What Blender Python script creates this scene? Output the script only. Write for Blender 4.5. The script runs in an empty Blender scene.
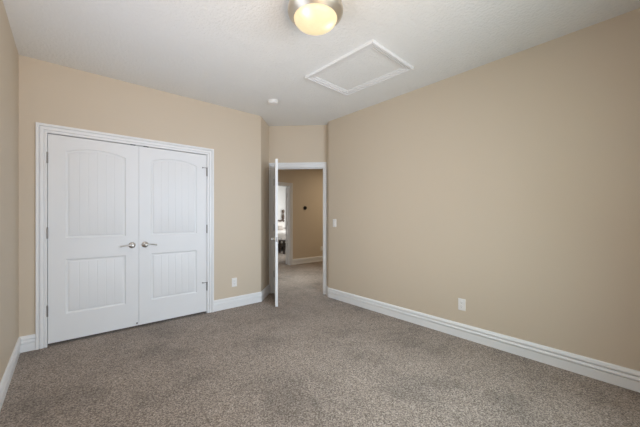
import bpy, math, random
from mathutils import Vector, Matrix
random.seed(3)
sc = bpy.context.scene
COL = sc.collection
R_ = math.radians
S = 2 ** -0.5

# ------------------------------------------------------------------ camera
H = 2.74
CAM_H = 1.2477
FPX, CYPX = 292.8, 217.1
cd = bpy.data.cameras.new('camera')
cd.sensor_width = 36.0
cd.lens = FPX / 640 * 36.0
cd.shift_y = (CYPX - 213.5) / 640.0
cd.clip_start = 0.02
cam = bpy.data.objects.new('camera', cd)
cam.location = (0, 0, CAM_H)
cam.rotation_euler = (R_(90), 0, R_(-40.826))
COL.objects.link(cam)
sc.camera = cam

# ------------------------------------------------------------------ world, lights, exposure
w = bpy.data.worlds.new('world')
sc.world = w
w.use_nodes = True
w.node_tree.nodes['Background'].inputs[0].default_value = (0.62, 0.78, 1.0, 1)
w.node_tree.nodes['Background'].inputs[1].default_value = 1.0
sc.view_settings.view_transform = 'Standard'
sc.view_settings.look = 'None'
sc.view_settings.gamma = 1.0
sc.view_settings.use_curve_mapping = False
sc.view_settings.exposure = 0.0
sc.cycles.use_denoising = True
sc.cycles.max_bounces = 12
sc.cycles.diffuse_bounces = 8


def area(name, loc, target, sx, sy, power, col, spread=180):
    l = bpy.data.lights.new(name, 'AREA')
    l.shape = 'RECTANGLE'
    l.size, l.size_y = sx, sy
    l.energy = power
    l.color = col
    l.spread = R_(spread)
    o = bpy.data.objects.new(name, l)
    o.location = loc
    d = Vector(target) - Vector(loc)
    o.rotation_euler = d.to_track_quat('-Z', 'Y').to_euler()
    COL.objects.link(o)
    return o


# daylight through the wide window behind the camera and the window in the left wall, both out of frame
area('window_skylight', (1.70, -0.42, 1.50), (1.70, 1.6, 1.50), 1.2, 1.3, 12.7, (0.86, 1.0, 0.985), 140)
area('window_skylight_inner', (1.70, -0.42, 1.50), (1.70, 1.6, 1.50), 1.2, 1.3, 14.1, (0.68, 0.79, 1.0), 90)
area('window_sky_downward', (1.70, -0.42, 1.50), (1.70, 1.6, -0.60), 1.2, 1.3, 17.5, (0.68, 0.87, 1.0), 100)
area('window_skylight_side', (0.50, -0.42, 1.50), (0.50, 1.6, 1.50), 1.2, 1.3, 14.2, (0.93, 0.93, 1.0), 130)
area('window_ground_bounce', (0.50, -0.42, 1.50), (0.50, 1.6, 3.80), 1.2, 1.3, 15.5, (1.0, 0.67, 0.36), 100)
area('side_window_daylight', (-0.30, 1.95, 1.50), (1.6, 1.95, 1.50), 1.1, 1.3, 6.2, (1.0, 0.97, 0.88), 100)
area('side_window_bounce', (-0.30, 1.95, 1.50), (1.6, 1.95, 3.60), 1.1, 1.3, 9.8, (0.64, 0.76, 1.0), 160)
# daylight in the far bedroom, warm lamp light and a downlight in the hallway
area('bedroom_daylight', (7.6, 8.6, 1.7), (5.6, 9.0, 1.0), 1.6, 1.6, 85, (0.95, 0.98, 1.0))
area('hall_lamp_light', (5.9, 4.9, 2.66), (5.9, 4.9, 0), 0.35, 0.35, 23.2, (1.0, 0.85, 0.65))
area('hall_downlight', (3.6, 4.75, 2.7), (3.6, 4.75, 0), 0.5, 0.5, 10.1, (0.86, 0.96, 1.0), 70)


# ------------------------------------------------------------------ mesh helper
class MB:
    def __init__(s):
        s.v, s.f, s.m = [], [], []

    def add(s, verts, faces, mi=0):
        b = len(s.v)
        s.v += [tuple(p) for p in verts]
        s.f += [tuple(b + i for i in f) for f in faces]
        s.m += [mi] * len(faces)
        return s

    def box(s, a, b, mi=0, bev=0.0):
        (x0, y0, z0), (x1, y1, z1) = a, b
        if bev <= 0:
            s.add([(x0, y0, z0), (x1, y0, z0), (x1, y1, z0), (x0, y1, z0), (x0, y0, z1), (x1, y0, z1), (x1, y1, z1), (x0, y1, z1)],
                  [(3, 2, 1, 0), (4, 5, 6, 7), (0, 1, 5, 4), (1, 2, 6, 5), (2, 3, 7, 6), (3, 0, 4, 7)], mi)
            return s
        import bmesh
        bm = bmesh.new()
        bmesh.ops.create_cube(bm, size=1)
        for v in bm.verts:
            v.co = Vector(((x0 + x1) / 2 + v.co.x * (x1 - x0), (y0 + y1) / 2 + v.co.y * (y1 - y0), (z0 + z1) / 2 + v.co.z * (z1 - z0)))
        bmesh.ops.bevel(bm, geom=list(bm.edges), offset=bev, segments=3, profile=0.5, affect='EDGES')
        bm.verts.index_update()
        s.add([v.co[:] for v in bm.verts], [[v.index for v in f.verts] for f in bm.faces], mi)
        bm.free()
        return s

    def prism(s, poly, z0, z1, mi=0):
        n = len(poly)
        a = sum(poly[i][0] * poly[(i + 1) % n][1] - poly[(i + 1) % n][0] * poly[i][1] for i in range(n))
        if a < 0:
            poly = poly[::-1]
        vs = [(x, y, z0) for x, y in poly] + [(x, y, z1) for x, y in poly]
        fs = [tuple(range(n - 1, -1, -1)), tuple(range(n, 2 * n))]
        fs += [(i, (i + 1) % n, n + (i + 1) % n, n + i) for i in range(n)]
        return s.add(vs, fs, mi)

    def loft(s, rings, mi=0, closed=True, cap0=True, cap1=True):
        n = len(rings[0])
        vs = [p for r in rings for p in r]
        fs = []
        for k in range(len(rings) - 1):
            for i in range(n if closed else n - 1):
                j = (i + 1) % n
                fs.append((k * n + i, k * n + j, (k + 1) * n + j, (k + 1) * n + i))
        if cap0:
            fs.append(tuple(range(n - 1, -1, -1)))
        if cap1:
            fs.append(tuple((len(rings) - 1) * n + i for i in range(n)))
        return s.add(vs, fs, mi)

    def lathe(s, prof, seg=32, axis='z', c=(0, 0, 0), mi=0):
        rings = []
        for r, h in prof:
            ring = []
            for k in range(seg):
                t = 2 * math.pi * k / seg
                a, b = r * math.cos(t), r * math.sin(t)
                p = {'z': (a, b, h), 'y': (a, h, b), 'x': (h, a, b)}[axis]
                ring.append((c[0] + p[0], c[1] + p[1], c[2] + p[2]))
            rings.append(ring)
        return s.loft(rings, mi)

    def tube(s, pts, rad, seg=12, mi=0, flat=1.0):
        pts = [Vector(p) for p in pts]
        rings = []
        for i, p in enumerate(pts):
            t = (pts[min(i + 1, len(pts) - 1)] - pts[max(i - 1, 0)]).normalized()
            up = Vector((0, 0, 1)) if abs(t.z) < .9 else Vector((1, 0, 0))
            a = t.cross(up).normalized()
            b = a.cross(t).normalized()
            r = rad[i] if isinstance(rad, (list, tuple)) else rad
            rings.append([tuple(p + a * r * flat * math.cos(2 * math.pi * k / seg) + b * r * math.sin(2 * math.pi * k / seg)) for k in range(seg)])
        return s.loft(rings, mi)

    def build(s, name, mats, parent=None, smooth=False, loc=(0, 0, 0), rz=0.0):
        me = bpy.data.meshes.new(name)
        me.from_pydata(s.v, [], s.f)
        if not isinstance(mats, (list, tuple)):
            mats = [mats]
        for m in mats:
            me.materials.append(m)
        for p, mi in zip(me.polygons, s.m):
            p.material_index = mi
        import bmesh
        bm = bmesh.new()
        bm.from_mesh(me)
        bmesh.ops.remove_doubles(bm, verts=bm.verts, dist=1e-6)
        bmesh.ops.recalc_face_normals(bm, faces=bm.faces)
        bm.to_mesh(me)
        bm.free()
        if smooth:
            me.polygons.foreach_set('use_smooth', [True] * len(me.polygons))
            me.set_sharp_from_angle(angle=R_(smooth if smooth is not True else 35))
        o = bpy.data.objects.new(name, me)
        COL.objects.link(o)
        o.location = loc
        o.rotation_euler = (0, 0, rz)
        if parent:
            o.parent = parent
        return o


def tag(o, label, cat, group=None, kind=None):
    o['label'] = label
    o['category'] = cat
    if group:
        o['group'] = group
    if kind:
        o['kind'] = kind
    return o


def thing(name, label, cat, loc=(0, 0, 0), rz=0.0, group=None, kind=None):
    o = bpy.data.objects.new(name, None)
    o.empty_display_size = 0.1
    COL.objects.link(o)
    o.location = loc
    o.rotation_euler = (0, 0, rz)
    return tag(o, label, cat, group, kind)


def struct(o, label, cat):
    return tag(o, label, cat, None, 'structure')


def copy_tree(o, parent=None):
    c = o.copy()
    COL.objects.link(c)
    c.parent = parent
    for ch in list(o.children):
        copy_tree(ch, c)
    return c


# ------------------------------------------------------------------ materials
def new_mat(name):
    m = bpy.data.materials.new(name)
    m.use_nodes = True
    nt = m.node_tree
    return m, nt, nt.nodes['Principled BSDF']


def lin(r, g, b):
    f = lambda c: (c / 255 / 12.92) if c / 255 <= 0.04045 else ((c / 255 + 0.055) / 1.055) ** 2.4
    return (f(r), f(g), f(b), 1)


def noise(nt, scale, detail=2, rough=0.5):
    tc = nt.nodes.new('ShaderNodeTexCoord')
    n = nt.nodes.new('ShaderNodeTexNoise')
    n.inputs['Scale'].default_value = scale
    n.inputs['Detail'].default_value = detail
    n.inputs['Roughness'].default_value = rough
    nt.links.new(tc.outputs['Object'], n.inputs['Vector'])
    return n


def bump(nt, bs, src, strength, dist):
    b = nt.nodes.new('ShaderNodeBump')
    b.inputs['Strength'].default_value = strength
    b.inputs['Distance'].default_value = dist
    nt.links.new(src, b.inputs['Height'])
    nt.links.new(b.outputs['Normal'], bs.inputs['Normal'])
    return b


def ramp(nt, src, stops):
    r = nt.nodes.new('ShaderNodeValToRGB')
    e = r.color_ramp.elements
    e[0].position, e[0].color = stops[0]
    e[1].position, e[1].color = stops[-1]
    for p, c in stops[1:-1]:
        x = e.new(p)
        x.color = c
    nt.links.new(src, r.inputs['Fac'])
    return r


def paint(name, col, rough=0.6, bscale=None, bstr=0.2, bdist=0.002, spec=0.3):
    m, nt, bs = new_mat(name)
    bs.inputs['Base Color'].default_value = col
    bs.inputs['Roughness'].default_value = rough
    bs.inputs['Specular IOR Level'].default_value = spec
    if bscale:
        n = noise(nt, bscale, 3, 0.55)
        bump(nt, bs, n.outputs['Fac'], bstr, bdist)
    else:
        n = noise(nt, 3.0, 2)
        r = ramp(nt, n.outputs['Fac'], [(0.3, tuple(c * 0.985 for c in col[:3]) + (1,)), (0.7, col)])
        nt.links.new(r.outputs['Color'], bs.inputs['Base Color'])
    return m


def metal(name, col, rough):
    m, nt, bs = new_mat(name)
    bs.inputs['Base Color'].default_value = col
    bs.inputs['Metallic'].default_value = 1.0
    bs.inputs['Roughness'].default_value = rough
    n = noise(nt, 180, 2)
    bump(nt, bs, n.outputs['Fac'], 0.05, 0.0005)
    return m


M = {}
M['wall'] = paint('tan_wall_paint', (0.60, 0.515, 0.405, 1), 0.55, 130, 0.18, 0.0015)
M['ceiling'] = paint('ceiling_knockdown', (0.81, 0.82, 0.81, 1), 0.9, 42, 0.8, 0.010, 0.1)
M['trim'] = paint('white_trim_paint', (0.795, 0.80, 0.80, 1), 0.38)
M['door'] = paint('white_door_paint', (0.775, 0.785, 0.79, 1), 0.42)
M['plastic'] = paint('white_plastic', (0.80, 0.79, 0.77, 1), 0.35)
M['slot'] = paint('dark_slot', (0.05, 0.05, 0.05, 1), 0.6)
M['black'] = paint('black_plastic', (0.012, 0.012, 0.013, 1), 0.3)
M['nickel'] = metal('satin_nickel', (0.55, 0.53, 0.50, 1), 0.32)
M['brushed'] = metal('brushed_nickel', (0.66, 0.60, 0.51, 1), 0.40)
M['hinge'] = metal('hinge_metal', (0.30, 0.29, 0.28, 1), 0.45)
M['white_wall'] = paint('pale_bedroom_paint', (0.80, 0.79, 0.77, 1), 0.7, 130, 0.15, 0.0015)
M['wood'] = paint('dark_walnut', (0.035, 0.022, 0.016, 1), 0.4)
M['grey_wood'] = paint('weathered_wood', (0.13, 0.09, 0.068, 1), 0.5)
M['linen'] = paint('white_linen', (0.72, 0.69, 0.65, 1), 0.9, 60, 0.4, 0.006)
M['pillow'] = paint('cream_pillow', (0.70, 0.66, 0.61, 1), 0.9, 40, 0.4, 0.006)
M['throw'] = paint('taupe_cushion', (0.42, 0.37, 0.33, 1), 0.9, 60, 0.4, 0.006)

# carpet: flecked taupe pile with faint foot and vacuum marks
m, nt, bs = new_mat('taupe_carpet')
bs.inputs['Roughness'].default_value = 1.0
bs.inputs['Specular IOR Level'].default_value = 0.05
bs.inputs['Sheen Weight'].default_value = 0.15
n1 = noise(nt, 85, 5, 0.9)
tcv = nt.nodes.new('ShaderNodeTexCoord')
vo = nt.nodes.new('ShaderNodeTexVoronoi')
vo.inputs['Scale'].default_value = 150
nt.links.new(tcv.outputs['Object'], vo.inputs['Vector'])
sep = nt.nodes.new('ShaderNodeSeparateColor')
nt.links.new(vo.outputs['Color'], sep.inputs[0])
av = nt.nodes.new('ShaderNodeMix')
av.data_type = 'FLOAT'
av.inputs[0].default_value = 0.24
nt.links.new(n1.outputs['Fac'], av.inputs[2])
nt.links.new(sep.outputs[0], av.inputs[3])
r1 = ramp(nt, av.outputs[0], [(0.33, (0.090, 0.070, 0.055, 1)), (0.5, (0.268, 0.216, 0.177, 1)), (0.67, (0.53, 0.445, 0.375, 1))])
n2 = noise(nt, 2.1, 5, 0.62)
r2 = ramp(nt, n2.outputs['Fac'], [(0.36, (0.75, 0.75, 0.75, 1)), (0.50, (0.98, 0.98, 0.98, 1)), (0.66, (1.07, 1.07, 1.07, 1))])
mx = nt.nodes.new('ShaderNodeMix')
mx.data_type = 'RGBA'
mx.blend_type = 'MULTIPLY'
mx.inputs[0].default_value = 1.0
nt.links.new(r1.outputs['Color'], mx.inputs[6])
nt.links.new(r2.outputs['Color'], mx.inputs[7])
nt.links.new(mx.outputs[2], bs.inputs['Base Color'])
bump(nt, bs, av.outputs[0], 0.5, 0.006)
M['carpet'] = m

# lit alabaster glass with two bulbs glowing through
m, nt, bs = new_mat('alabaster_glass_lit')
bs.inputs['Base Color'].default_value = (0.50, 0.42, 0.28, 1)
bs.inputs['Roughness'].default_value = 0.35
tc = nt.nodes.new('ShaderNodeTexCoord')
acc = None
for (bx, by, bz) in ((-0.108, -0.046, -0.150), (0.068, -0.062, -0.168)):
    vm = nt.nodes.new('ShaderNodeVectorMath')
    vm.operation = 'DISTANCE'
    vm.inputs[1].default_value = (bx, by, bz)
    nt.links.new(tc.outputs['Object'], vm.inputs[0])
    mr = nt.nodes.new('ShaderNodeMapRange')
    mr.interpolation_type = 'SMOOTHSTEP'
    mr.inputs[1].default_value = 0.008
    mr.inputs[2].default_value = 0.062
    mr.inputs[3].default_value = 1.0
    mr.inputs[4].default_value = 0.0
    nt.links.new(vm.outputs['Value'], mr.inputs[0])
    if acc is None:
        acc = mr.outputs[0]
    else:
        ad = nt.nodes.new('ShaderNodeMath')
        ad.operation = 'ADD'
        ad.use_clamp = True
        nt.links.new(acc, ad.inputs[0])
        nt.links.new(mr.outputs[0], ad.inputs[1])
        acc = ad.outputs[0]
nz = noise(nt, 22, 4, 0.6)
md = nt.nodes.new('ShaderNodeMath')
md.operation = 'MULTIPLY_ADD'
md.inputs[1].default_value = 0.5
md.inputs[2].default_value = -0.2
nt.links.new(nz.outputs['Fac'], md.inputs[0])
a2 = nt.nodes.new('ShaderNodeMath')
a2.operation = 'ADD'
a2.use_clamp = True
nt.links.new(md.outputs[0], a2.inputs[0])
nt.links.new(acc, a2.inputs[1])
acc = a2.outputs[0]
rr = ramp(nt, acc, [(0.0, (0.84, 0.69, 0.40, 1)), (0.6, (1.0, 0.90, 0.62, 1)), (1.0, (1.25, 1.2, 1.0, 1))])
nt.links.new(rr.outputs['Color'], bs.inputs['Emission Color'])
bs.inputs['Emission Strength'].default_value = 0.72
M['glass'] = m

m, nt, bs = new_mat('window_glass')
bs.inputs['Roughness'].default_value = 0.02
bs.inputs['Transmission Weight'].default_value = 1.0
bs.inputs['IOR'].default_value = 1.45
M['pane'] = m

# ------------------------------------------------------------------ plan of the place
XL, XR, YD = -0.336, 3.092, 3.8436          # left wall, right wall, closet wall
YB = -0.50                                  # wall behind the camera
XE = 2.169                                  # outer corner where the closet wall ends
IX, IY = XE + 0.483 * S, YD + 0.483 * S     # inner corner, entry wall starts
RY = 3.372                                  # outer corner where the right wall ends
SEND = 0.945                                # length of the entry wall
DV, NV = Vector((S, -S)), Vector((S, S))
I2 = Vector((IX, IY))
Q = I2 + DV * SEND
T = 0.115
YH = 6.26                                   # far wall of the hallway


def ent(s, d, z):                           # entry-wall frame: along, towards the room, up
    p = I2 + DV * s - NV * d
    return (p.x, p.y, z)


def clo(s, d, z):
    return (s, YD - d, z)


def hal(s, d, z):
    return (s, YH - d, z)


def rgt(s, d, z):
    return (XR - d, s, z)


def lft(s, d, z):
    return (XL + d, s, z)


def alc(s, d, z):
    p = Vector((XE, YD)) + NV * s + Vector((S, -S)) * d
    return (p.x, p.y, z)


def rounded(a, c, b, r=0.02, n=6):
    """points of a bullnose turning from a->c to c->b"""
    a, b, c = Vector(a), Vector(b), Vector(c)
    u, v = (a - c).normalized(), (b - c).normalized()
    ang = u.angle(v)
    t = r / math.tan(ang / 2)
    o = c + (u + v).normalized() * (r / math.sin(ang / 2))
    p0, p1 = c + u * t, c + v * t
    out = []
    for k in range(n + 1):
        q = p0.lerp(p1, k / n)
        out.append(tuple(o + (q - o).normalized() * r))
    return out


# floor and ceiling run under and over every room that is seen
struct(MB().box((-0.6, -0.8, -0.06), (8.6, 11.4, 0.0)).build('floor', M['carpet']), 'taupe flecked carpet covering the room and the hallway', 'floor')
struct(MB().box((-0.6, -0.8, H), (8.6, 11.4, H + 0.08)).build('ceiling', M['ceiling']), 'white textured ceiling over the room', 'ceiling')

# walls
SY0, SY1, SZ0, SZ1 = 1.38, 2.52, 0.84, 2.16   # window in the left wall
b = MB()
b.box((XL - T, YB - T, 0), (XL, SY0, H))
b.box((XL - T, SY1, 0), (XL, YD + 0.9, H))
b.box((XL - T, SY0, 0), (XL, SY1, SZ0))
b.box((XL - T, SY0, SZ1), (XL, SY1, H))
struct(b.build('wall_left', M['wall']), 'tan wall at the left edge beside the closet', 'wall')
arc = rounded((XL, YD), (XE, YD), (IX, IY))
CO0, CO1, COH = -0.162, 1.392, 2.078        # rough opening of the closet
b = MB()
b.box((XL, YD, 0), (CO0, YD + T, H))
b.box((CO0, YD, COH), (CO1, YD + T, H))
b.prism([(CO1, YD)] + arc + [(XE - 0.05, YD + T), (CO1, YD + T)], 0, H)
struct(b.build('wall_closet', M['wall'], smooth=30), 'tan wall holding the white double closet doors', 'wall')
b = MB()
nb = Vector((-S, S)) * T
e1 = Vector(arc[-1])
p0 = I2 + NV * T
b.prism([tuple(e1), (IX, IY), tuple(p0), tuple(p0 + nb), tuple(e1 + nb + NV * 0.06), (XE - 0.05, YD + T)], 0, H)
struct(b.build('wall_alcove', M['wall']), 'narrow tan wall angling from the closet wall to the entry door', 'wall')
EO0, EO1, EOH = 0.067, 0.911, 2.068         # rough opening of the entry door
b = MB()


def eprism(s0, s1, z0, z1):
    q = [ent(s0, 0, 0)[:2], ent(s1, 0, 0)[:2], ent(s1, -T, 0)[:2], ent(s0, -T, 0)[:2]]
    b.prism(q, z0, z1)


eprism(0, EO0, 0, H)
eprism(EO0, EO1, EOH, H)
eprism(EO1, SEND + 0.0, 0, H)
struct(b.build('wall_entry', M['wall']), 'tan wall around and above the open entry doorway', 'wall')
arc = rounded((XR, 0), (XR, RY), tuple(Q))
qq = Q + NV * T
b = MB()
b.prism([(XR, YB - T)] + arc[:4] + [(XR + T, RY - 0.02), (XR + T, YB - T)], 0, H)
struct(b.build('wall_right', M['wall'], smooth=30), 'long plain tan wall filling the right side', 'wall')
b = MB()
b.prism(arc[3:] + [tuple(Q), tuple(qq), (XR + T + 0.12, RY + 0.02), (XR + T, RY - 0.02)], 0, H)
struct(b.build('wall_return', M['wall'], smooth=30), 'thin tan wall return between right wall and entry doorway', 'wall')
# wall behind the camera with its window
WX0, WX1, WZ0, WZ1 = -0.12, 2.32, 0.84, 2.16
b = MB()
b.box((XL, YB - T, 0), (WX0, YB, H))
b.box((WX1, YB - T, 0), (XR, YB, H))
b.box((WX0, YB - T, 0), (WX1, YB, WZ0))
b.box((WX0, YB - T, WZ1), (WX1, YB, H))
struct(b.build('wall_front', M['wall']), 'tan window wall behind the viewpoint', 'wall')
def window(name, label, loc, rz, w_, h_):
    wn = thing(name, label, 'window', loc, rz, kind='structure')
    hw = w_ / 2
    f = MB()
    for a in ((-hw, 0.02, 0, -hw + .05, .09, h_), (hw - .05, 0.02, 0, hw, .09, h_), (-.025, .02, 0.05, .025, .09, h_ - .05), (-hw + .05, .02, 0, hw - .05, .09, .05),
              (-hw + .05, .02, h_ - .05, hw - .05, .09, h_)):
        f.box(a[:3], a[3:])
    f.build('window_frame', M['trim'], wn)
    for sg in (-1, 1):
        xs = sorted((sg * .025, sg * (hw - .05)))
        MB().box((xs[0], .05, .05), (xs[1], .055, h_ - .05)).build('pane', M['pane'], wn)


window('window_1', 'wide white framed window in the wall behind the viewpoint', ((WX0 + WX1) / 2, YB - T, WZ0), 0, WX1 - WX0, WZ1 - WZ0)
window('window_2', 'white framed window in the left wall nearer than the frame', (XL - T, (SY0 + SY1) / 2, SZ0), R_(-90), SY1 - SY0, SZ1 - SZ0)
# closet interior
b = MB()
b.box((XL, YD + 0.75, 0), (2.0, YD + 0.87, H))
struct(b.build('wall_closet_back', M['white_wall']), 'back wall inside the closed closet', 'wall')
struct(MB().box((2.0, YD + T, 0), (2.1, YD + 0.87, H)).build('wall_closet_side', M['white_wall']), 'side wall inside the closed closet', 'wall')
# hallway
HO0, HO1, HOH = 3.58, 4.392, 2.068          # rough opening of the far bedroom door
b = MB()
b.box((2.3, YH, 0), (HO0, YH + T, H))
b.box((HO0, YH, HOH), (HO1, YH + T, H))
b.box((HO1, YH, 0), (7.2, YH + T, H))
struct(b.build('wall_hall_far', [M['wall']]), 'tan hallway wall seen through the entry doorway', 'wall')
struct(MB().box((2.3, IY + .16, 0), (2.42, YH, H)).build('wall_hall_left', M['wall']), 'tan wall closing the hallway on its left', 'wall')
struct(MB().box((7.08, 3.0, 0), (7.2, YH, H)).build('wall_hall_right', M['wall']), 'tan wall closing the hallway on its right', 'wall')
struct(MB().box((XR + T + .01, 3.0, 0), (7.08, 3.12, H)).build('wall_hall_near', M['wall']), 'tan near wall of the hallway', 'wall')
# far bedroom
BX0, BX1, BY1 = 3.0, 8.2, 11.0
struct(MB().box((BX0 - .1, BY1, 0), (BX1 + .1, BY1 + .1, H)).build('wall_bedroom_far', M['white_wall']), 'bright pale wall behind the bed in the far room', 'wall')
struct(MB().box((BX0 - .1, YH + T, 0), (BX0, BY1, H)).build('wall_bedroom_left', M['white_wall']), 'pale left wall of the far bedroom', 'wall')
struct(MB().box((BX1, YH + T, 0), (BX1 + .1, BY1, H)).build('wall_bedroom_right', M['white_wall']), 'pale right wall of the far bedroom', 'wall')

# ------------------------------------------------------------------ mouldings
CAS = [(0.0, 0.0), (0.0, 0.009), (0.002, 0.010), (0.014, 0.010), (0.016, 0.002), (0.021, 0.002), (0.023, 0.014), (0.047, 0.017), (0.048, 0.003), (0.054, 0.003), (0.056, 0.020),
       (0.076, 0.021), (0.079, 0.018), (0.079, 0.0)]


def casing(b, fr, u0, u1, z1, wl=1.0, wr=1.0):
    def row(u, k, sg, z):
        return [fr(u + sg * min(wv, k), t, z(wv)) for wv, t in CAS]
    rings = [row(u0, wl, -1, lambda q: 0.0), row(u0, wl, -1, lambda q: z1 + q), row(u1, wr, 1, lambda q: z1 + q), row(u1, wr, 1, lambda q: 0.0)]
    b.loft(rings)
    return b


def jamb(b, fr, u0, u1, z1, th, d0, d1):
    """three boards lining an opening; clear faces at u0, u1, z1"""
    def bx(ua, ub, za, zb, da, db):
        p = [fr(u, d, z) for z in (za, zb) for d in (da, db) for u in (ua, ub)]
        b.add(p, [(0, 1, 3, 2), (4, 6, 7, 5), (0, 4, 5, 1), (2, 3, 7, 6), (0, 2, 6, 4), (1, 5, 7, 3)])
    bx(u0 - th, u0, 0, z1 + th, d0, d1)
    bx(u1, u1 + th, 0, z1 + th, d0, d1)
    bx(u0, u1, z1, z1 + th, d0, d1)
    return b, bx


def base(name, fr, s0, s1, k0, k1, label):
    BP = [(0, 0), (0.0115, 0), (0.0105, 0.0730), (0.0012, 0.0735), (0.0012, 0.0825), (0.0180, 0.0835), (0.0178, 0.0890), (0.0105, 0.1065), (0.0010, 0.1070),
          (0.0010, 0.1165), (0.0175, 0.1175), (0.0172, 0.1230), (0.0115, 0.1400), (0.0055, 0.1475), (0, 0.1475)]
    b = MB()
    b.loft([[fr(s0 + t * k0, t, z) for t, z in BP], [fr(s1 + t * k1, t, z) for t, z in BP]])
    return struct(b.build(name, M['trim']), label, 'baseboard')


KE = math.tan(R_(22.5))
base('baseboard_left', lft, YB, YD, 1, -1, 'white stepped baseboard along the left wall')
base('baseboard_closet_left', clo, XL, -0.2235, 1, 0, 'short white baseboard left of the closet doors')
base('baseboard_closet_right', clo, 1.4635, XE, 0, KE, 'white baseboard right of the closet doors')
base('baseboard_alcove', alc, 0, 0.483, -KE, -1, 'short white baseboard in the alcove behind the open door')
rv = (Q - Vector((XR, RY)))
rang = rv.normalized().angle(Vector((0, 1)))
KR = math.tan(rang / 2)
base('baseboard_right', rgt, YB, RY, 1, KR, 'long white stepped baseboard along the right wall')
rn = Vector((-rv.y, rv.x)).normalized()


def ret(s, d, z):
    p = Vector((XR, RY)) + rv.normalized() * s + rn * d
    return (p.x, p.y, z)


base('baseboard_return', ret, 0, rv.length - 0.02, -KR, 0, 'tiny white baseboard end at the right of the entry doorway')
base('baseboard_hall', hal, 4.455, 7.08, 0, -1, 'white baseboard on the hallway wall beyond the doorway')

# closet casing and jamb
CJ0, CJ1, CJH = -0.1435, 1.3735, 2.058
t1 = thing('trim_1', 'white moulded casing framing the closet double doors', 'door frame', (0, 0, 0), kind='structure')
b = MB(); casing(b, clo, CJ0 - .002, CJ1 + .010, CJH + .004, 1, 1)
b.build('casing', M['trim'], t1)
b = MB(); jamb(b, clo, CJ0, CJ1, CJH, 0.0185, -T, 0.0)
b.build('jamb', M['trim'], t1)
for x0 in (0.533, 0.662):
    MB().box((x0, YD - 0.0035, CJH - 0.005), (x0 + 0.048, YD + 0.02, CJH)).build('catch_plate', M['slot'], t1)
# entry casing and jamb
EJ0, EJ1, EJH = 0.085, 0.893, 2.052
t2 = thing('trim_2', 'white casing around the open entry doorway', 'door frame', (0, 0, 0), kind='structure')
b = MB(); casing(b, ent, EJ0 - .004, EJ1 + .004, EJH + .004, 1, SEND - EJ1 - 0.0045)
b.build('casing', M['trim'], t2)
b = MB(); _, bx = jamb(b, ent, EJ0, EJ1, EJH, 0.018, -T, 0.0)
b.build('jamb', M['trim'], t2)
b = MB(); _, bx = jamb(b, ent, EJ0 + .011, EJ1 - .011, EJH - .011, 0.011, -0.085, -0.042)
b.build('stop_moulding', M['trim'], t2)
MB().prism([ent(EJ1 - .0015, -.012, 0)[:2], ent(EJ1, -.012, 0)[:2], ent(EJ1, -.038, 0)[:2], ent(EJ1 - .0015, -.038, 0)[:2]], 0.90, 0.965).build('strike_plate', M['hinge'], t2)
# far bedroom casing and jamb
HJ0, HJ1, HJH = 3.60, 4.372, 2.05
t3 = thing('trim_3', 'white casing of the bedroom doorway across the hallway', 'door frame', (0, 0, 0), kind='structure')
b = MB(); casing(b, hal, HJ0 - .004, HJ1 + .004, HJH + .004)
b.build('casing', M['trim'], t3)
b = MB(); jamb(b, hal, HJ0, HJ1, HJH, 0.018, -T, 0.0)
b.build('jamb', M['trim'], t3)


# ------------------------------------------------------------------ doors
def arch_panel(x0, x1, z0, z1, rise, o, us):
    """outline of an arch-topped panel inset by o: bottom points and top points"""
    w = x1 - x0
    bot, top = [], []
    for u in us:
        x = x0 + o + u * (w - 2 * o)
        if rise > 0:
            R = (w * w / 4 + rise * rise) / (2 * rise)
            cz = z1 + rise - R
            z = cz + math.sqrt(max((R - o) ** 2 - (x - (x0 + x1) / 2) ** 2, 0))
        else:
            z = z1 - o
        bot.append((x, z0 + o))
        top.append((x, z))
    return bot, top


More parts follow.
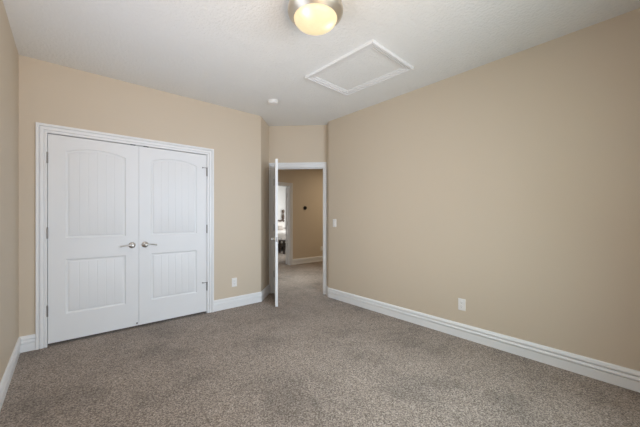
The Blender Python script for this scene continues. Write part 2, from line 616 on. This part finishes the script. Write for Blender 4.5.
def door_geo(width, height, thick, panels, sides=(1,)):
    """leaf in local coords: x 0..width, y 0 (front) .. thick, z 0..height; the panels as separate meshes"""
    leaf, pans = MB(), []
    N = 30
    xa, xb = panels[0][0], panels[0][1]
    G, NP = 0.0035, 6
    o_in = 0.032
    wi = xb - xa - 2 * o_in
    us = {0.0, 1.0}
    for k in range(1, NP):
        c = k / NP
        us |= {c - G / wi, c, c + G / wi}
    for k in range(NP):
        us |= {(k + 0.33) / NP, (k + 0.67) / NP}
    us = sorted(us)
    gro = {round(k / NP, 6) for k in range(1, NP)}
    for side in (0, 1):
        Y = (lambda d: d) if side == 0 else (lambda d: thick - d)
        if side == 1 and 1 not in sides:
            leaf.add([(0, thick, 0), (width, thick, 0), (width, thick, height), (0, thick, height)], [(0, 1, 2, 3)])
            continue
        P = lambda x, z, d=0.0: (x, Y(d), z)
        q = lambda *p: leaf.add([P(*a) for a in p], [tuple(range(len(p)))])
        q((0, 0), (xa, 0), (xa, height), (0, height))
        q((xb, 0), (width, 0), (width, height), (xb, height))
        zprev = 0.0
        prev_top = None
        for (x0, x1, z0, z1, rise) in panels:
            bot, top = arch_panel(x0, x1, z0, z1, rise, 0, us)
            for i in range(len(us) - 1):
                lo = [(bot[i][0], zprev), (bot[i + 1][0], zprev)] if prev_top is None else [prev_top[i], prev_top[i + 1]]
                q(lo[0], lo[1], bot[i + 1], bot[i])
            prev_top = top
        for i in range(len(us) - 1):
            q(prev_top[i], prev_top[i + 1], (prev_top[i + 1][0], height), (prev_top[i][0], height))
        for pi, (x0, x1, z0, z1, rise) in enumerate(panels):
            b = MB() if side == 0 else pans[pi]
            rings = []
            for o, d in ((0.0, 0.0), (0.003, 0.0035), (0.010, 0.0075), (0.016, 0.0085), (0.021, 0.0085), (0.030, 0.0035), (o_in, 0.0030)):
                bt, tp = arch_panel(x0, x1, z0, z1, rise, o, us)
                ring = [P(x, z, d) for x, z in bt] + [P(x, z, d) for x, z in reversed(tp)]
                rings.append(ring)
            b.loft(rings, cap0=False, cap1=False)
            bt, tp = arch_panel(x0, x1, z0, z1, rise, o_in, us)
            dep = [0.0048 if round(u, 6) in gro else 0.0030 for u in us]
            # groove ends are closed against the moulding by sharing its last ring
            vs = [P(x, z, d) for (x, z), d in zip(bt, dep)] + [P(x, z, d) for (x, z), d in zip(tp, dep)]
            n = len(us)
            b.add(vs, [(i, i + 1, n + i + 1, n + i) for i in range(n - 1)])
            if side == 0:
                pans.append(b)
    leaf.add([(0, 0, 0), (width, 0, 0), (width, thick, 0), (0, thick, 0), (0, 0, height), (width, 0, height), (width, thick, height), (0, thick, height)],
             [(3, 2, 1, 0), (4, 5, 6, 7), (1, 2, 6, 5), (3, 0, 4, 7)])
    return leaf, pans


def hinge(parent, x, y, z, leafdir, stop=0.0):
    """butt hinge: barrel at x, y with its plates, h 10 cm"""
    b = MB()
    b.lathe([(0.003, -0.055), (0.0062, -0.052), (0.0062, 0.052), (0.003, 0.055)], 12, 'z', (x, y, z))
    for zz in (-0.031, -0.0105, 0.0105, 0.031):
        b.lathe([(0.0067, zz - 0.001), (0.0067, zz + 0.001)], 12, 'z', (x, y, z))
    xs = sorted((x, x + leafdir * 0.006))
    b.box((xs[0], y + 0.002, z - 0.05), (xs[1], y + 0.004, z + 0.05))
    h = b.build('hinge', M['hinge'], parent, smooth=True)
    if stop:
        a = MB()
        a.tube([(x, y, z + 0.052), (x + stop * 0.025, y - 0.004, z + 0.052), (x + stop * 0.05, y - 0.006, z + 0.052)], 0.0035, 8)
        a.lathe([(0.0075, -0.016), (0.0075, 0.004)], 10, 'y', (x + stop * 0.052, y + 0.012, z + 0.052))
        a.lathe([(0.010, 0.0), (0.010, 0.006)], 12, 'z', (x, y, z + 0.050))
        a.build('hinge_stop', M['hinge'], h, smooth=True)
    return h


def lever(parent, x, z, sgn, side=0, thick=0.035):
    """lever handle on front (side 0, -y) or back (+y) face, arm pointing sgn*x"""
    k = -1 if side == 0 else 1
    y0 = 0 if side == 0 else thick
    b = MB()
    b.lathe([(0.0335, 0), (0.0335, k * 0.004), (0.029, k * 0.009), (0.018, k * 0.012), (0.011, k * 0.014), (0.0105, k * 0.045), (0.013, k * 0.050), (0.013, k * 0.060), (0.009, k * 0.064)],
            28, 'y', (x, y0, z))
    hb = b.build('handle', M['nickel'], parent, smooth=40)
    a = MB()
    pts, rad = [], []
    for i in range(9):
        t = i / 8
        pts.append((x + sgn * (0.004 + 0.108 * t), y0 + k * (0.055 - 0.010 * t * t), z + 0.006 * math.sin(t * math.pi * 1.15) - 0.004 * t))
        rad.append(0.0085 - 0.002 * math.sin(t * math.pi) + (0.001 if i == 8 else 0))
    a.tube(pts, rad, 12, flat=0.75)
    a.build('lever', M['nickel'], hb, smooth=40)
    return hb


DH = 2.023
LW = 0.7535
lower = (0.287 - 0.027, 0.827 - 0.027, 0.0)
upper = (1.038 - 0.027, 1.897 - 0.027, 0.052)


def leaf_door(name, label, loc, rz, width, pa, pb, sides=(0,), cat='door', height=DH):
    d = thing(name, label, cat, loc, rz, kind='structure')
    leaf, pans = door_geo(width, height, 0.035, [(pa, pb) + lower, (pa, pb) + upper], sides)
    leaf.build('door_leaf', M['door'], d)
    for nm, pm in zip(('lower_panel', 'upper_panel'), pans):
        pm.build(nm, M['door'], d, smooth=25)
    return d


d1 = leaf_door('door_1', 'left leaf of the white arched-panel closet doors', (-0.1395, YD, 0.027), 0, LW, 0.128, 0.631)
for z in (1.82, 1.095, 0.345):
    hinge(d1, -0.0035, -0.010, z - 0.027, 1)
lever(d1, LW - 0.0655, 0.935 - 0.027, -1)
MB().lathe([(0.009, 0.0), (0.010, -0.010), (0.006, -0.016)], 14, 'y', (LW - 0.018, 0, 0.028)).build('door_bumper', M['hinge'], d1, smooth=True)
d2 = leaf_door('door_2', 'right leaf of the white arched-panel closet doors', (0.6165, YD, 0.027), 0, LW, 0.120, 0.633)
for z, st in ((1.832, -1), (1.095, 0), (0.35, -1)):
    hinge(d2, LW + 0.0035, -0.010, z - 0.027, -1, st)
lever(d2, 0.0585, 0.935 - 0.027, 1)

# entry door, swung 76 degrees into the room (hinged at its left jamb)
TH = R_(76)
dd = DV * math.cos(TH) - NV * math.sin(TH)
piv = I2 + DV * (EJ0 + 0.003) + NV * 0.0
rz = math.atan2(dd.y, dd.x)
d3 = leaf_door('door_3', 'white entry door standing open, seen edge on', (piv.x, piv.y, 0.017), rz, 0.796, 0.135, 0.66, sides=(0, 1), height=2.032)
# local y: 0 is the face turned to the alcove when dd is local x; the thickness must run to the opening side
lever(d3, 0.796 - 0.062, 0.925, -1, 0)
lever(d3, 0.796 - 0.062, 0.925, -1, 1)
MB().box((0.796, 0.006, 0.892), (0.7972, 0.029, 0.952)).build('latch_plate', M['hinge'], d3)
for z in (1.80, 1.06, 0.30):
    hinge(d3, 0.002, -0.006, z, 1)

# far bedroom door, swung out of sight into that room
d4 = leaf_door('door_4', 'white bedroom door across the hallway swung inward', (HJ1 - 0.003, YH + T + 0.006, 0.017), R_(56.0), 0.76, 0.128, 0.631, sides=(0, 1), height=2.025)
for z in (1.80, 1.06, 0.30):
    hinge(d4, 0.0, 0.035 - 0.041 - 0.002, z, 1)
lever(d4, 0.70, 0.92, -1, 1)

# ------------------------------------------------------------------ ceiling fittings
cl = thing('ceiling_light', 'round lit flush ceiling light with brushed nickel rim and cream glass bowl', 'ceiling light', (1.297, 1.549, H))
b = MB()
b.lathe([(0.02, 0.0), (0.158, 0.0), (0.163, -0.006), (0.175, -0.022), (0.186, -0.045), (0.191, -0.072), (0.1905, -0.083), (0.185, -0.096), (0.172, -0.108), (0.160, -0.119), (0.151, -0.127), (0.147, -0.123), (0.147, -0.105)], 64)
b.build('rim', M['brushed'], cl, smooth=40)
b = MB()
prof = []
for i in range(14):
    t = i / 13 * math.pi / 2
    prof.append((0.1485 * math.cos(t) if i < 13 else 0.002, -0.122 - 0.073 * math.sin(t)))
b.lathe(prof, 64)
b.build('glass_bowl', M['glass'], cl, smooth=60)
ah = thing('attic_hatch', 'rectangular attic access hatch with white moulded frame on the ceiling', 'hatch', (2.258, 2.024, H), R_(2.2))
hx, hy = 0.2545, 0.364
b = MB()
rings = []
for sx, sy in ((-1, -1), (1, -1), (1, 1), (-1, 1), (-1, -1)):
    rings.append([(sx * (hx + wv), sy * (hy + wv), -t * 1.2) for wv, t in CAS])
b.loft(rings, cap0=False, cap1=False)
b.build('frame', M['trim'], ah)
MB().box((-hx + 0.002, -hy + 0.002, -0.003), (hx - 0.002, hy - 0.002, 0.0)).build('hatch_panel', M['ceiling'], ah)

sd = thing('smoke_detector', 'small round white smoke detector on the ceiling near the doorway', 'smoke detector', (2.005, 3.245, H))
MB().lathe([(0.01, 0), (0.068, 0), (0.070, -0.004), (0.068, -0.010), (0.055, -0.011)], 40).build('mounting_plate', M['plastic'], sd, smooth=40)
MB().lathe([(0.058, -0.008), (0.064, -0.013), (0.064, -0.026), (0.058, -0.034), (0.040, -0.039), (0.004, -0.040)], 40).build('cover', M['plastic'], sd, smooth=30)
MB().lathe([(0.010, -0.038), (0.010, -0.042), (0.004, -0.043)], 16, 'z', (0.02, 0.01, 0)).build('test_button', M['plastic'], sd, smooth=30)


# ------------------------------------------------------------------ wall plates
def plate_mesh(b, w_, h_, t=0.006):
    b.loft([[(-w_ / 2, 0, -h_ / 2), (w_ / 2, 0, -h_ / 2), (w_ / 2, 0, h_ / 2), (-w_ / 2, 0, h_ / 2)],
            [(-w_ / 2, -t * .5, -h_ / 2), (w_ / 2, -t * .5, -h_ / 2), (w_ / 2, -t * .5, h_ / 2), (-w_ / 2, -t * .5, h_ / 2)],
            [(-w_ / 2 + .004, -t, -h_ / 2 + .004), (w_ / 2 - .004, -t, -h_ / 2 + .004), (w_ / 2 - .004, -t, h_ / 2 - .004), (-w_ / 2 + .004, -t, h_ / 2 - .004)]])
    return b


def outlet(label, loc, rz):
    o = thing('wall_outlet', label, 'outlet', loc, rz)
    plate_mesh(MB(), 0.074, 0.120).build('cover_plate', M['plastic'], o)
    for zz in (0.0195, -0.0195):
        b = MB()
        pts = []
        for k in range(24):
            a = 2 * math.pi * k / 24
            pts.append((max(-0.0135, min(0.0135, 0.0172 * math.cos(a))), 0.0172 * math.sin(a)))
        b.loft([[(x, -0.0058, zz + z) for x, z in pts], [(x * .97, -0.0085, zz + z * .97) for x, z in pts]])
        r = b.build('receptacle', M['plastic'], o)
        s = MB()
        for x, h_ in ((-0.0062, 0.0085), (0.0062, 0.007)):
            s.box((x - 0.0011, -0.0088, zz + 0.003 - h_ / 2 + 0.002), (x + 0.0011, -0.0083, zz + 0.003 + h_ / 2 + 0.002))
        s.lathe([(0.0025, -0.0088), (0.0025, -0.0083)], 10, 'y', (0, 0, zz - 0.008))
        s.build('slots', M['slot'], r)
    MB().lathe([(0.0028, -0.0055), (0.0028, -0.0068)], 12, 'y').build('screw', M['plastic'], o)
    return o


outlet('white wall outlet between the closet and the alcove corner', (1.752, YD, 0.345), 0)
outlet('white wall outlet low on the long right wall', (XR, 1.333, 0.343), R_(-90))
outlet('white hallway outlet half hidden behind the doorway casing', (5.47, YH, 0.36), 0)

sw = thing('light_switch', 'white rocker light switch on the right wall beside the doorway', 'light switch', (XR, 3.237, 1.157), R_(-90))
plate_mesh(MB(), 0.074, 0.120).build('cover_plate', M['plastic'], sw)
b = MB()
b.loft([[(-.0165, -.0058, -.033), (.0165, -.0058, -.033), (.0165, -.0058, .033), (-.0165, -.0058, .033)],
        [(-.0160, -.0105, -.0325), (.0160, -.0105, -.0325), (.0160, -.0072, .0325), (-.0160, -.0072, .0325)]])
b.build('rocker', M['plastic'], sw)

th = thing('thermostat', 'round black thermostat on the hallway wall', 'thermostat', (4.872, YH, 1.495))
MB().lathe([(0.052, 0.0), (0.052, -0.004), (0.044, -0.007)], 40, 'y').build('wall_plate', M['slot'], th, smooth=40)
MB().lathe([(0.042, -0.006), (0.044, -0.010), (0.044, -0.026), (0.041, -0.030), (0.002, -0.031)], 40, 'y').build('dial', M['black'], th, smooth=40)

# ------------------------------------------------------------------ far bedroom furniture
BXc, BW = 6.44, 1.66
bed = thing('bed', 'bed with pale bedding and turned wooden headboard post in the far room', 'bed', (BXc, BY1 - 0.09, 0))
for sx in (-1, 1):
    b = MB()
    b.lathe([(0.035, 0), (0.04, 0.06), (0.03, 0.10), (0.042, 0.16), (0.042, 0.55), (0.03, 0.60), (0.045, 0.66), (0.045, 0.98), (0.028, 1.03), (0.05, 1.08), (0.05, 1.11),
             (0.026, 1.14), (0.052, 1.20), (0.056, 1.28), (0.04, 1.35), (0.022, 1.38), (0.038, 1.40), (0.022, 1.42), (0.052, 1.46), (0.062, 1.51), (0.05, 1.56), (0.004, 1.59)], 24, 'z', (sx * BW / 2, 0, 0))
    b.build('headboard_post', M['grey_wood'], bed, smooth=40)
b = MB()
n = 24
rings = []
for i in range(n + 1):
    u = i / n * 2 - 1
    x = u * (BW / 2 - 0.03)
    zt = 1.02 + 0.16 * math.cos(u * math.pi / 2) ** 1.0 + 0.10 * max(0, abs(u) - 0.8) / 0.2
    rings.append([(x, -0.02, 0.35), (x, 0.02, 0.35), (x, 0.02, zt), (x, -0.02, zt)])
b.loft(rings)
b.build('headboard', M['linen'], bed, smooth=40)
b = MB()
rings = []
for i in range(n + 1):
    u = i / n * 2 - 1
    x = u * (BW / 2 - 0.02)
    zt = 1.02 + 0.16 * math.cos(u * math.pi / 2) + 0.10 * max(0, abs(u) - 0.8) / 0.2
    rings.append([(x, -0.035, zt - 0.03), (x, 0.035, zt - 0.03), (x, 0.035, zt + 0.035), (x, -0.035, zt + 0.035)])
b.loft(rings)
b.build('headboard_rail', M['grey_wood'], bed, smooth=40)
MB().box((-BW / 2 + .02, -2.0, 0.15), (BW / 2 - .02, -0.04, 0.30)).build('bed_rail', M['wood'], bed)
for sx in (-1, 1):
    MB().box((sx * (BW / 2 - .08) - .035, -1.97, 0), (sx * (BW / 2 - .08) + .035, -1.90, 0.15)).build('leg', M['wood'], bed)
MB().box((-BW / 2 + .03, -1.98, 0.30), (BW / 2 - .03, -0.05, 0.62), 0, 0.05).build('mattress', M['linen'], bed, smooth=60)
MB().box((-BW / 2 - .02, -2.02, 0.29), (BW / 2 + .02, -0.55, 0.70), 0, 0.07).build('duvet', M['linen'], bed, smooth=60)


def pillow(label, x, y, z, w_, h_, t, mat, tilt, rz=0.0):
    b = MB()
    rings = []
    n = 14
    for i in range(n + 1):
        v = i / n * 2 - 1
        ring = []
        for k in range(28):
            a = 2 * math.pi * k / 28
            cx = math.copysign(abs(math.cos(a)) ** 0.7, math.cos(a))
            f = max(0.02, (1 - abs(v) ** 3.2))
            pinch = 1 - 0.06 * (1 - abs(v)) ** 1
            px = cx * w_ / 2 * pinch * (1.0 if abs(v) < 1 else 0.98)
            th_ = math.sin(a) * t / 2 * f * (1 - 0.45 * abs(cx) ** 3)
            ring.append((px, th_, v * h_ / 2 + h_ / 2))
        rings.append(ring)
    b.loft(rings)
    o = b.build('pillow', mat, None, smooth=80, loc=(x, y, z))
    o.rotation_euler = (tilt, 0, rz)
    return tag(o, label, 'pillow', 'pillows on the far bed')


HB = BY1 - 0.09
pillow('cream pillow leaning on the headboard of the far bed, under its post', BXc + 0.42, HB - 0.32, 0.66, 0.70, 0.40, 0.17, M['pillow'], R_(-18))
pillow('cream pillow on the left half of the far bed', BXc - 0.42, HB - 0.32, 0.66, 0.70, 0.40, 0.17, M['pillow'], R_(-18))
pillow('small taupe cushion in front of the cream pillow on the far bed', BXc + 0.32, HB - 0.56, 0.68, 0.30, 0.22, 0.12, M['throw'], R_(-24))

bn = thing('bench', 'low dark wooden bench at the foot of the far bed', 'bench', (BXc - 0.25, HB - 2.46, 0))
bw = 1.3
MB().box((-bw / 2, -0.16, 0.415), (bw / 2, 0.16, 0.455), 0, 0.006).build('seat', M['wood'], bn)
for sx in (-1, 1):
    for sy in (-1, 1):
        MB().box((sx * (bw / 2 - .03) - .025, sy * .13 - .025, 0), (sx * (bw / 2 - .03) + .025, sy * .13 + .025, 0.415)).build('leg', M['wood'], bn)
